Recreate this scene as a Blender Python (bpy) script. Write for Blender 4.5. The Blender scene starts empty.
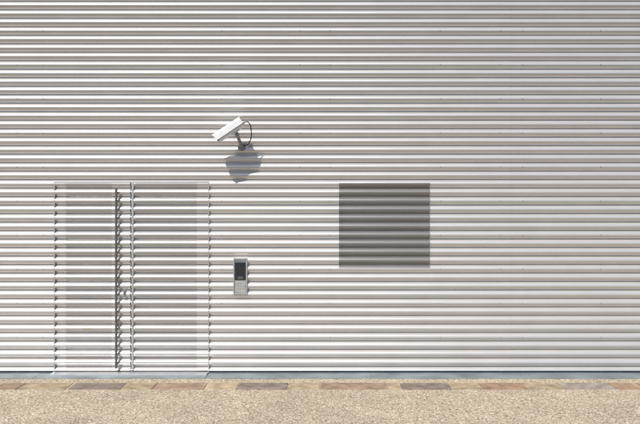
import bpy, bmesh, math, random
from mathutils import Vector, Matrix
random.seed(7)
S=bpy.context.scene
PX=90.0
def X(p): return (p-320)/PX
def Z(p): return (373-p)/PX
P=8.5/PX      # corrugation pitch
A=0.020       # amplitude
_t0=.004**.40
def corr(z):
    c=math.cos(math.pi*(z/P-.25))**2
    t=((c*.996+.004)**.40-_t0)/(1-_t0)
    return -A*(2*t-1)

# ---------------- materials ----------------
def newmat(name):
    m=bpy.data.materials.new(name); m.use_nodes=True
    nt=m.node_tree; b=nt.nodes['Principled BSDF']
    return m,nt,b
def N(nt,t,**k):
    n=nt.nodes.new(t)
    for a,v in k.items(): setattr(n,a,v)
    return n
def simple(name,col,rough=.5,metal=0.,noise=.12,scale=20,bump=0):
    m,nt,b=newmat(name)
    tc=N(nt,'ShaderNodeTexCoord'); nz=N(nt,'ShaderNodeTexNoise'); nz.inputs['Scale'].default_value=scale; nz.inputs['Detail'].default_value=6
    nt.links.new(tc.outputs['Object'],nz.inputs['Vector'])
    r=N(nt,'ShaderNodeMapRange'); r.inputs[1].default_value=.3; r.inputs[2].default_value=.7
    r.inputs[3].default_value=1-noise; r.inputs[4].default_value=1+noise
    nt.links.new(nz.outputs['Fac'],r.inputs[0])
    mx=N(nt,'ShaderNodeVectorMath',operation='SCALE'); mx.inputs[0].default_value=col
    nt.links.new(r.outputs[0],mx.inputs['Scale']); nt.links.new(mx.outputs[0],b.inputs['Base Color'])
    b.inputs['Roughness'].default_value=rough; b.inputs['Metallic'].default_value=metal
    if bump:
        bp=N(nt,'ShaderNodeBump'); bp.inputs['Strength'].default_value=bump; bp.inputs['Distance'].default_value=.003
        nt.links.new(nz.outputs['Fac'],bp.inputs['Height']); nt.links.new(bp.outputs[0],b.inputs['Normal'])
    return m
def cladmat(name,col,perf=0.0,rough=.33,metal=.52):
    m,nt,b=newmat(name)
    tc=N(nt,'ShaderNodeTexCoord')
    mp2=N(nt,'ShaderNodeMapping'); mp2.inputs['Scale'].default_value=(2.2,1,5)
    nt.links.new(tc.outputs['Object'],mp2.inputs[0])
    n2=N(nt,'ShaderNodeTexNoise'); n2.inputs['Scale'].default_value=1.5; n2.inputs['Detail'].default_value=8; n2.inputs['Roughness'].default_value=.6
    nt.links.new(mp2.outputs[0],n2.inputs['Vector'])
    r=N(nt,'ShaderNodeMapRange'); r.inputs[1].default_value=.3; r.inputs[2].default_value=.7; r.inputs[3].default_value=.96; r.inputs[4].default_value=1.03
    nt.links.new(n2.outputs['Fac'],r.inputs[0])
    mx=N(nt,'ShaderNodeVectorMath',operation='SCALE'); mx.inputs[0].default_value=col
    nt.links.new(r.outputs[0],mx.inputs['Scale']); nt.links.new(mx.outputs[0],b.inputs['Base Color'])
    b.inputs['Roughness'].default_value=rough
    b.inputs['Metallic'].default_value=metal
    mp3=N(nt,'ShaderNodeMapping'); mp3.inputs['Scale'].default_value=(.8,1,9)
    nt.links.new(tc.outputs['Object'],mp3.inputs[0])
    n3=N(nt,'ShaderNodeTexNoise'); n3.inputs['Scale'].default_value=1.; n3.inputs['Detail'].default_value=0
    nt.links.new(mp3.outputs[0],n3.inputs['Vector'])
    bp=N(nt,'ShaderNodeBump'); bp.inputs['Strength'].default_value=.12; bp.inputs['Distance'].default_value=.004
    nt.links.new(n3.outputs['Fac'],bp.inputs['Height']); nt.links.new(bp.outputs[0],b.inputs['Normal'])
    if perf>0:
        sc=N(nt,'ShaderNodeVectorMath',operation='SCALE'); sc.inputs['Scale'].default_value=250
        nt.links.new(tc.outputs['Object'],sc.inputs[0])
        sx=N(nt,'ShaderNodeSeparateXYZ'); nt.links.new(sc.outputs[0],sx.inputs[0])
        sq=[]
        for ax in ('X','Z'):
            f=N(nt,'ShaderNodeMath',operation='FRACT'); nt.links.new(sx.outputs[ax],f.inputs[0])
            s=N(nt,'ShaderNodeMath',operation='SUBTRACT'); s.inputs[1].default_value=.5; nt.links.new(f.outputs[0],s.inputs[0])
            q=N(nt,'ShaderNodeMath',operation='POWER'); q.inputs[1].default_value=2; nt.links.new(s.outputs[0],q.inputs[0]); sq.append(q)
        a=N(nt,'ShaderNodeMath',operation='ADD'); nt.links.new(sq[0].outputs[0],a.inputs[0]); nt.links.new(sq[1].outputs[0],a.inputs[1])
        rad=math.sqrt(perf/math.pi)
        g=N(nt,'ShaderNodeMath',operation='GREATER_THAN'); g.inputs[1].default_value=rad*rad; nt.links.new(a.outputs[0],g.inputs[0])
        nt.links.new(g.outputs[0],b.inputs['Alpha'])
    return m
M_clad=cladmat('silver_cladding',(.66,.635,.61))
M_vent=cladmat('perforated_cladding',(.53,.505,.485),perf=.47)
M_doorm=cladmat('door_cladding',(.62,.60,.58))
M_doorp=cladmat('perforated_door_sheet',(.59,.57,.555),perf=.15)
M_dark=simple('dark_void',(.02,.02,.022),.9)
M_trim=simple('aluminium_trim',(.58,.59,.60),.35,.7,.08,8)
M_ftrim=simple('frame_trim_grey',(.42,.42,.42),.4,.5,.08,8)
M_steel=simple('steel_dull',(.35,.35,.36),.4,.8,.15,30)
M_bar=simple('pull_bar_steel',(.17,.155,.145),.4,.5,.15,30)
M_white=simple('white_camera_paint',(.80,.80,.79),.35,0,.04,15)
M_grey=simple('grey_plastic',(.25,.25,.26),.5)
M_black=simple('black_plastic',(.02,.02,.022),.35)
M_glass=simple('dark_glass',(.03,.032,.035),.12)
M_key=simple('keypad_metal',(.48,.46,.42),.4,.4)

# ---------------- mesh helpers ----------------
def obj(name,bm,mats,smooth=False,parent=None):
    me=bpy.data.meshes.new(name); bm.to_mesh(me); bm.free()
    for m in (mats if isinstance(mats,list) else [mats]): me.materials.append(m)
    if smooth:
        for p in me.polygons: p.use_smooth=True
    o=bpy.data.objects.new(name,me); S.collection.objects.link(o)
    if parent: o.parent=parent
    return o
def empty(name):
    o=bpy.data.objects.new(name,None); S.collection.objects.link(o); return o
def box(bm,x0,x1,y0,y1,z0,z1,bev=0,mi=0):
    g=bmesh.ops.create_cube(bm,size=1)
    for v in g['verts']:
        v.co=Vector(((x0+x1)/2+v.co.x*(x1-x0),(y0+y1)/2+v.co.y*(y1-y0),(z0+z1)/2+v.co.z*(z1-z0)))
    fs=set(f for v in g['verts'] for f in v.link_faces)
    for f in fs: f.material_index=mi
    if bev:
        es=list(set(e for v in g['verts'] for e in v.link_edges))
        r=bmesh.ops.bevel(bm,geom=es,offset=bev,segments=2,affect='EDGES',profile=.6)
        for f in r['faces']: f.material_index=mi
def boxo(name,*a,mat=None,bev=0,parent=None):
    bm=bmesh.new(); box(bm,*a,bev=bev); return obj(name,bm,mat,parent=parent)
def cyl(bm,p0,p1,r0,r1=None,n=20,mi=0):
    r1=r0 if r1 is None else r1
    p0=Vector(p0);p1=Vector(p1); d=p1-p0
    M=Matrix.Translation((p0+p1)/2)@d.to_track_quat('Z','Y').to_matrix().to_4x4()
    g=bmesh.ops.create_cone(bm,cap_ends=True,segments=n,radius1=r0,radius2=r1,depth=d.length,matrix=M)
    for f in set(f for v in g['verts'] for f in v.link_faces): f.material_index=mi
def tube(name,pts,r,mat,parent=None):
    cu=bpy.data.curves.new(name,'CURVE'); cu.dimensions='3D'; cu.bevel_depth=r; cu.bevel_resolution=4
    s=cu.splines.new('BEZIER'); s.bezier_points.add(len(pts)-1)
    for b,p in zip(s.bezier_points,pts):
        b.co=p; b.handle_left_type=b.handle_right_type='AUTO'
    cu.materials.append(mat)
    o=bpy.data.objects.new(name,cu); S.collection.objects.link(o)
    if parent:o.parent=parent
    return o
def zs(z0,z1):
    out=[z0]
    k=math.floor(z0/P)-1
    fr=[i/14 for i in range(1,14)]+[.004,.012,.022,.036,.052,1-.004,1-.012,1-.022,1-.036,1-.052,0]
    L=[]
    while k*P<z1+P:
        for f in fr: L.append((k+.75+f)*P)
        k+=1
    L=sorted(L)
    out+= [z for z in L if z0+1e-4<z<z1-1e-4]+[z1]
    return out
def sheet(bm,x0,x1,z0,z1,off=0.,th=.0012):
    nx=max(1,int((x1-x0)/3))
    rows=[]
    for z in zs(z0,z1):
        rows.append([bm.verts.new((x0+(x1-x0)*j/nx,corr(z)+off,z)) for j in range(nx+1)])
    for i in range(len(rows)-1):
        for j in range(nx):
            f=bm.faces.new((rows[i][j],rows[i][j+1],rows[i+1][j+1],rows[i+1][j])); f.smooth=True
def edge_return(bm,x,z0,z1,off,depth):
    a=[];b=[]
    for z in zs(z0,z1):
        a.append(bm.verts.new((x,corr(z)+off,z))); b.append(bm.verts.new((x,depth,z)))
    for i in range(len(a)-1): bm.faces.new((a[i],a[i+1],b[i+1],b[i]))

# ---------------- wall ----------------
wall=empty('corrugated_metal_wall')
DX0,DX1,DT=X(55),X(209),Z(182.5)
VX0,VX1,VB,VT=X(339),X(430),Z(268),Z(183)
IX0,IX1,IB,IT=X(233.5),X(247.5),Z(294),Z(258)
BOT=.03; TOP=7.5
gap=.005
bm=bmesh.new()
seam1=X(-160); seam2=X(511)
def piece(x0,x1,z0,z1,off=0):
    sheet(bm,x0,x1,z0,z1,off)
piece(-22,seam1,BOT,TOP,.0015)
piece(seam1,DX0-gap,BOT,TOP)
piece(DX0-gap,DX1+gap,DT+gap,TOP)
piece(DX1+gap,IX0,BOT,TOP)
piece(IX0,IX1,BOT,IB); piece(IX0,IX1,IT,TOP)
piece(IX1,VX0,BOT,TOP)
piece(VX0,VX1,BOT,VB); piece(VX0,VX1,VT,TOP)
piece(VX1,seam2,BOT,TOP)
piece(seam2,22,BOT,TOP,.0016)
bmesh.ops.remove_doubles(bm,verts=bm.verts,dist=.00005)
edge_return(bm,DX0-gap,BOT,DT+gap,0,.06); edge_return(bm,DX1+gap,BOT,DT+gap,0,.06)
obj('cladding',bm,M_clad,parent=wall)
boxo('backing_wall',-22,22,.09,9,-.1,TOP-.05,mat=M_dark,parent=wall)
boxo('parapet_cap',-22.1,22.1,-.05,9.1,TOP,TOP+.12,mat=M_trim,bev=.01,parent=wall)
boxo('base_angle',-22,22,.03,.085,-.02,.05,mat=M_steel,parent=wall)
bm=bmesh.new()
cols=[X(p) for p in (-60,18,44,222,300,330,440,500,522,600,680,760)]
kz=0
while True:
    z=(kz+.25)*P
    kz+=4
    if z>TOP-.1: break
    for x in cols:
        if IX0-.02<x<IX1+.02 and IB<z<IT: continue
        y=corr(z)
        cyl(bm,(x,y+.001,z),(x,y-.0035,z),.0045,n=8)
obj('fixing_screws',bm,M_steel,parent=wall)

# ---------------- door ----------------
door=empty('corrugated_double_door')
L0,L1=DX0+gap,X(130.6); R0,R1=X(131.6),DX1-gap
db=.035
def leaf(name,x0,x1,p0,p1):
    bm=bmesh.new()
    sheet(bm,x0,p0,db,DT-gap,-.001); sheet(bm,p1,x1,db,DT-gap,-.001)
    edge_return(bm,x0,db,DT-gap,-.001,.05); edge_return(bm,x1,db,DT-gap,-.001,.05)
    obj(name+'_margins',bm,M_doorm,parent=door)
    bm=bmesh.new(); sheet(bm,p0,p1,db,DT-gap,-.001)
    obj(name+'_sheet',bm,M_doorp,parent=door)
leaf('left_leaf',L0,L1,X(66),X(112))
leaf('right_leaf',R0,R1,X(136),X(197))
boxo('left_leaf_core',L0,L1,.052,.08,db,DT-gap,mat=M_steel,parent=door)
boxo('right_leaf_core',R0,R1,.052,.08,db,DT-gap,mat=M_steel,parent=door)
bm=bmesh.new()
box(bm,X(132.0),X(134),-A-.003,-A+.004,db,DT-gap,bev=.001)
obj('astragal_bar',bm,M_trim,parent=door)
bm=bmesh.new()
box(bm,DX0-.005,DX0+.005,-A+.001,.05,.01,DT+.003)
box(bm,DX1-.005,DX1+.005,-A+.001,.05,.01,DT+.003)
box(bm,DX0+.005,DX1-.005,-A+.001,.05,DT-.003,DT+.003)
obj('door_frame_trim',bm,M_ftrim,parent=door)
boxo('threshold',DX0,DX1,-.16,.05,.004,.022,mat=M_trim,bev=.003,parent=door)
bm=bmesh.new()
bx=X(117.6); by=-A-.036
cyl(bm,(bx,by,Z(367)),(bx,by,Z(189)),.014)
for zz in (Z(192),Z(236),Z(280),Z(324),Z(364)):
    cyl(bm,(bx,by,zz),(bx,0,zz),.007)
obj('pull_bar',bm,M_bar,parent=door)
bm=bmesh.new()
hx=X(125); hz=Z(293)
box(bm,hx-.014,hx+.014,-A-.006,-A+.006,hz-.04,hz+.04,bev=.003)
cyl(bm,(hx,-A-.006,hz+.01),(hx,-A-.016,hz+.01),.011)
obj('lock_plate',bm,M_steel,parent=door)
bm=bmesh.new()
box(bm,X(84),X(92),-A-.003,-A+.004,Z(329),Z(327.9),bev=.001)
obj('name_tag_strip',bm,simple('brass',(.45,.36,.25),.4,.5),parent=door)

# ---------------- ventilation panel ----------------
vent=empty('perforated_ventilation_panel')
bm=bmesh.new(); sheet(bm,VX0+.002,VX1-.002,VB+.002,VT-.002,0)
obj('perforated_sheet',bm,M_vent,parent=vent)
bm=bmesh.new()
box(bm,VX0-.002,VX0+.002,.0,.05,VB,VT); box(bm,VX1-.002,VX1+.002,.0,.05,VB,VT)
box(bm,VX0,VX1,-.004,.05,VB-.003,VB+.002)
obj('edge_trim',bm,M_trim,parent=vent)

# ---------------- intercom ----------------
ic=empty('door_intercom')
bm=bmesh.new()
w=.013
box(bm,IX0,IX0+w,-.034,.05,IB,IT,bev=.002); box(bm,IX1-w,IX1,-.034,.05,IB,IT,bev=.002)
box(bm,IX0+w,IX1-w,-.042,.05,IT-w,IT,bev=.002); box(bm,IX0+w,IX1-w,-.034,.05,IB,IB+w,bev=.002)
obj('housing_frame',bm,M_trim,parent=ic)
boxo('back_plate',IX0+w,IX1-w,-.012,.04,IB+w,IT-w,mat=M_trim,parent=ic)
zm=Z(280)
boxo('screen_panel',IX0+w+.006,IX1-w-.006,-.022,-.0125,zm,IT-w-.035,mat=M_glass,bev=.002,parent=ic)
boxo('keypad_plate',IX0+w+.004,IX1-w-.004,-.024,-.0125,IB+w+.004,zm-.006,mat=M_key,bev=.002,parent=ic)
bm=bmesh.new()
cx=(IX0+IX1)/2
for i in range(3):
    for j in range(3):
        x=cx+(i-1)*.030; z=zm-.032-j*.027
        box(bm,x-.009,x+.009,-.027,-.0242,z-.007,z+.007,bev=.001)
obj('keypad_buttons',bm,M_trim,parent=ic)
bm=bmesh.new()
cyl(bm,(cx,-.0225,IT-.075),(cx,-.0245,IT-.075),.011)
obj('lens_ring',bm,M_black,parent=ic)
bm=bmesh.new()
for k in range(3): box(bm,cx-.03,cx+.03,-.0235,-.0222,zm+.015+k*.010,zm+.018+k*.010)
obj('speaker_slots',bm,M_grey,parent=ic)

# ---------------- security camera ----------------
cam_e=empty('security_camera')
f=Vector((-.335,-.01,-.225)).normalized()
up0=Vector((0,0,1)); side=f.cross(up0).normalized(); up=side.cross(f).normalized()
C=Vector((X(232.5),-.25,Z(133.0)))
R=Matrix((( side.x,f.x,up.x,C.x),(side.y,f.y,up.y,C.y),(side.z,f.z,up.z,C.z),(0,0,0,1)))
def place(o): o.matrix_world=R; o.parent=cam_e; return o
def prism(bm,prof,y0,y1,mi=0):
    a=[bm.verts.new((x,y0,z)) for x,z in prof]; b=[bm.verts.new((x,y1,z)) for x,z in prof]
    n=len(prof)
    for i in range(n): 
        q=bm.faces.new((a[i],a[(i+1)%n],b[(i+1)%n],b[i])); q.material_index=mi
    bm.faces.new(a[::-1]).material_index=mi; bm.faces.new(b).material_index=mi
w2,h2=.060,.046
body=[(-w2,-h2+.015),(-w2+.015,-h2),(w2-.015,-h2),(w2,-h2+.015),(w2,h2-.02),(w2-.02,h2),(-w2+.02,h2),(-w2,h2-.02)]
bm=bmesh.new(); prism(bm,body,-.155,.15)
bmesh.ops.recalc_face_normals(bm,faces=bm.faces)
place(obj('housing',bm,M_white))
def hoodprof(w,h,r):
    pts=[(-w,-.022)]
    for i in range(7):
        a=math.pi-i*math.pi/12
        pts.append((-w+r+r*math.cos(a),h-r+r*math.sin(a)))
    for i in range(7):
        a=math.pi/2-i*math.pi/12
        pts.append((w-r+r*math.cos(a),h-r+r*math.sin(a)))
    pts.append((w,-.022)); return pts
bm=bmesh.new()
o_=hoodprof(.084,.058,.030); i_=hoodprof(.081,.055,.027)[::-1]
prof=o_+i_; m=len(prof); n=len(o_)
ys=[-.172,.188]
def yy(y,x):
    k=max(0,abs(x)-.045)/.037
    return y-(.012*k*k if y>0 else -.010*k*k)
va=[[bm.verts.new((x,yy(y,x),z)) for x,z in prof] for y in ys]
for k in range(m): bm.faces.new((va[0][k],va[0][(k+1)%m],va[1][(k+1)%m],va[1][k]))
for s in (0,1):
    v=va[s]
    for k in range(n-1): bm.faces.new((v[k],v[k+1],v[m-2-k],v[m-1-k]))
bmesh.ops.recalc_face_normals(bm,faces=bm.faces)
place(obj('sunshield',bm,M_white))
bm=bmesh.new(); box(bm,-.046,.046,.1505,.158,-.034,.034,bev=.002)
place(obj('front_window',bm,M_glass))
bm=bmesh.new(); box(bm,-.055,.055,-.164,-.1555,-.040,.040,bev=.003); cyl(bm,(0,-.164,-.015),(0,-.187,-.015),.012)
place(obj('rear_cap',bm,M_grey))
bm=bmesh.new(); box(bm,-.02,.02,-.09,.01,-h2-.014,-h2-.0005,bev=.002)
place(obj('mounting_shoe',bm,M_white))
J=R@Vector((0,-.05,-h2-.014)); W=Vector((X(242),-.012,Z(147.5)))
bm=bmesh.new()
K=Vector((J.x+.005,J.y,J.z-.025))
cyl(bm,J,K,.018); bmesh.ops.create_uvsphere(bm,u_segments=16,v_segments=10,radius=.024,matrix=Matrix.Translation(K))
cyl(bm,K,W,.017,.022)
cyl(bm,(W.x,-A-.014,W.z),(W.x,0,W.z),.042,n=28)
obj('wall_bracket',bm,M_grey,parent=cam_e)
Rr=R@Vector((0,-.187,-.015))
tube('cable',[Rr,Rr+Vector((.03,0,-.0)),Vector((X(253),-.2,Z(134))),Vector((X(251),-.14,Z(143))),Vector((W.x+.025,-.02,W.z+.01))],.006,M_black,cam_e)

# ---------------- ground ----------------
def ground_mat():
    m,nt,b=newmat('exposed_aggregate')
    tc=N(nt,'ShaderNodeTexCoord')
    v=N(nt,'ShaderNodeTexVoronoi'); v.inputs['Scale'].default_value=85; nt.links.new(tc.outputs['Object'],v.inputs['Vector'])
    sep=N(nt,'ShaderNodeSeparateColor'); nt.links.new(v.outputs['Color'],sep.inputs[0])
    cr=N(nt,'ShaderNodeValToRGB'); e=cr.color_ramp.elements
    e[0].position=0; e[0].color=(.10,.08,.055,1); e[1].position=1; e[1].color=(.76,.68,.55,1)
    for p,c in ((.12,(.27,.21,.145,1)),(.45,(.43,.345,.24,1)),(.8,(.51,.43,.31,1))):
        q=e.new(p); q.color=c
    nt.links.new(sep.outputs[0],cr.inputs[0])
    n=N(nt,'ShaderNodeTexNoise'); n.inputs['Scale'].default_value=1.6; n.inputs['Detail'].default_value=9; n.inputs['Roughness'].default_value=.65
    nt.links.new(tc.outputs['Object'],n.inputs['Vector'])
    r=N(nt,'ShaderNodeMapRange'); r.inputs[1].default_value=.3; r.inputs[2].default_value=.7; r.inputs[3].default_value=.82; r.inputs[4].default_value=1.12
    nt.links.new(n.outputs['Fac'],r.inputs[0])
    mx=N(nt,'ShaderNodeVectorMath',operation='SCALE'); nt.links.new(cr.outputs[0],mx.inputs[0]); nt.links.new(r.outputs[0],mx.inputs['Scale'])
    nt.links.new(mx.outputs[0],b.inputs['Base Color']); b.inputs['Roughness'].default_value=.85
    bp=N(nt,'ShaderNodeBump'); bp.inputs['Strength'].default_value=.5; bp.inputs['Distance'].default_value=.003; bp.invert=True
    nt.links.new(v.outputs['Distance'],bp.inputs['Height']); nt.links.new(bp.outputs[0],b.inputs['Normal'])
    return m
M_added_asph=simple('added_asphalt',(.045,.045,.048),.9,0,.2,6)  # dark surface of the added road, unseen by the camera
M_kerb=simple('kerb_concrete',(.33,.31,.28),.85,0,.12,10)
def plane(name,x0,x1,y0,y1,z,mat):
    bm=bmesh.new(); bm.faces.new([bm.verts.new(c) for c in ((x0,y0,z),(x1,y0,z),(x1,y1,z),(x0,y1,z))]); return obj(name,bm,mat)
PE=-2.7  # pavement ends below frame; added road close in darkens rib undersides
plane('ground',-300,300,-300,300,-.13,M_added_asph)  # added out-of-view road, dark so the cladding grooves reflect less light
g_=boxo('pavement',-60,60,PE,30,-.126,0,mat=ground_mat())
bm=bmesh.new()
x=-60.
while x<60:
    box(bm,x+.003,x+.997,PE-.15,PE-.003,-.15,.003,bev=.012); x+=1
obj('added_kerb',bm,M_kerb)  # edges the added road, out of view
bm=bmesh.new()
xx=-60
while xx<60:
    box(bm,xx,xx+2,PE-4.1,PE-4.0,-.1305,-.126); xx+=5
obj('added_road_marking',bm,simple('road_paint',(.7,.7,.68),.6,0,.1,10))  # goes with the added road, out of view
bm=bmesh.new()
ed=[-22,X(-120),X(43),X(209),X(370),X(526),X(690),22]
for a,b_ in zip(ed[:-1],ed[1:]):
    box(bm,a+.002,b_-.002,-.285,.03,-.03,.008,bev=.002,mi=0)
M_gut=simple('galvanised_strip',(.25,.285,.30),.45,.3,.3,3)
obj('drainage_channel_cover',bm,M_gut)
def stonemat():
    m,nt,b=newmat('stone_setts')
    at=N(nt,'ShaderNodeAttribute'); at.attribute_name='stone'
    tc=N(nt,'ShaderNodeTexCoord'); n=N(nt,'ShaderNodeTexNoise'); n.inputs['Scale'].default_value=9; n.inputs['Detail'].default_value=8
    nt.links.new(tc.outputs['Object'],n.inputs['Vector'])
    r=N(nt,'ShaderNodeMapRange'); r.inputs[1].default_value=.3; r.inputs[2].default_value=.7; r.inputs[3].default_value=.65; r.inputs[4].default_value=1.35
    nt.links.new(n.outputs['Fac'],r.inputs[0])
    mx=N(nt,'ShaderNodeVectorMath',operation='SCALE'); nt.links.new(at.outputs['Color'],mx.inputs[0]); nt.links.new(r.outputs[0],mx.inputs['Scale'])
    nt.links.new(mx.outputs[0],b.inputs['Base Color']); b.inputs['Roughness'].default_value=.8
    bp=N(nt,'ShaderNodeBump'); bp.inputs['Strength'].default_value=.5; bp.inputs['Distance'].default_value=.006
    nt.links.new(n.outputs['Fac'],bp.inputs['Height']); nt.links.new(bp.outputs[0],b.inputs['Normal'])
    return m
OC=(.38,.295,.19); SL=(.225,.18,.145); BR=(.29,.205,.14); GY=(.27,.23,.19); RU=(.31,.205,.13)
seq=[(-20,0,OC),(0,22,BR),(22,70,OC),(72,124,SL),(124,155,OC),(155,206,BR),(206,238,OC),(238,288,SL),(288,320,OC),(320,388,BR),(388,400,OC),(400,450,SL),(450,480,OC),(480,524,RU),(524,560,OC),(560,612,GY),(612,640,RU),(640,700,SL)]
bm=bmesh.new(); lay=bm.loops.layers.float_color.new('stone')
def stone(x0,x1,c):
    old=set(bm.faces)
    j=random.uniform(-.006,.006)
    box(bm,x0+.004,x1-.004,-.745+j,-.475+j,-.03,.006+random.uniform(-.001,.002),bev=.004)
    k=random.uniform(.9,1.1)
    for f_ in bm.faces:
        if f_ not in old:
            for l in f_.loops: l[lay]=(c[0]*k,c[1]*k,c[2]*k,1)
for a,b_,c in seq: stone((a-320)/PX*.925,(b_-320)/PX*.925,c)
for sgn in (-1,1):
    x=(340 if sgn<0 else 380)/PX*.925
    while x<21:
        l=random.uniform(.3,.55); c=random.choice([OC,SL,BR,GY,OC])
        if sgn>0: stone(x,x+l,c)
        else: stone(-x-l,-x,c)
        x+=l
obj('stone_border_course',bm,stonemat())

# ---------------- light, sky ----------------
d=Vector((.30,.55,-.78)).normalized()
el=math.asin(-d.z); rot=math.atan2(-d.x,-d.y)
w_=bpy.data.worlds.new('World'); S.world=w_; w_.use_nodes=True
nt=w_.node_tree; bg=nt.nodes['Background']
sky=nt.nodes.new('ShaderNodeTexSky'); sky.sky_type='NISHITA'; sky.sun_disc=False; sky.sun_elevation=el; sky.sun_rotation=rot
nt.links.new(sky.outputs[0],bg.inputs[0]); bg.inputs[1].default_value=.115
ld=bpy.data.lights.new('sun','SUN'); ld.energy=4.4; ld.angle=math.radians(.6); ld.color=(1,.96,.9)
lo=bpy.data.objects.new('sun',ld); S.collection.objects.link(lo); lo.rotation_euler=d.to_track_quat('-Z','Y').to_euler(); lo.location=(-5,-8,12)
S.view_settings.view_transform='Standard'; S.view_settings.look='None'; S.view_settings.exposure=0
cd=bpy.data.cameras.new('camera'); co=bpy.data.objects.new('camera',cd); S.collection.objects.link(co)
co.location=(0,-8,Z(212)); co.rotation_euler=(math.radians(90),0,0)
cd.sensor_width=36; cd.lens=36*720/640; cd.clip_end=1000
S.camera=co
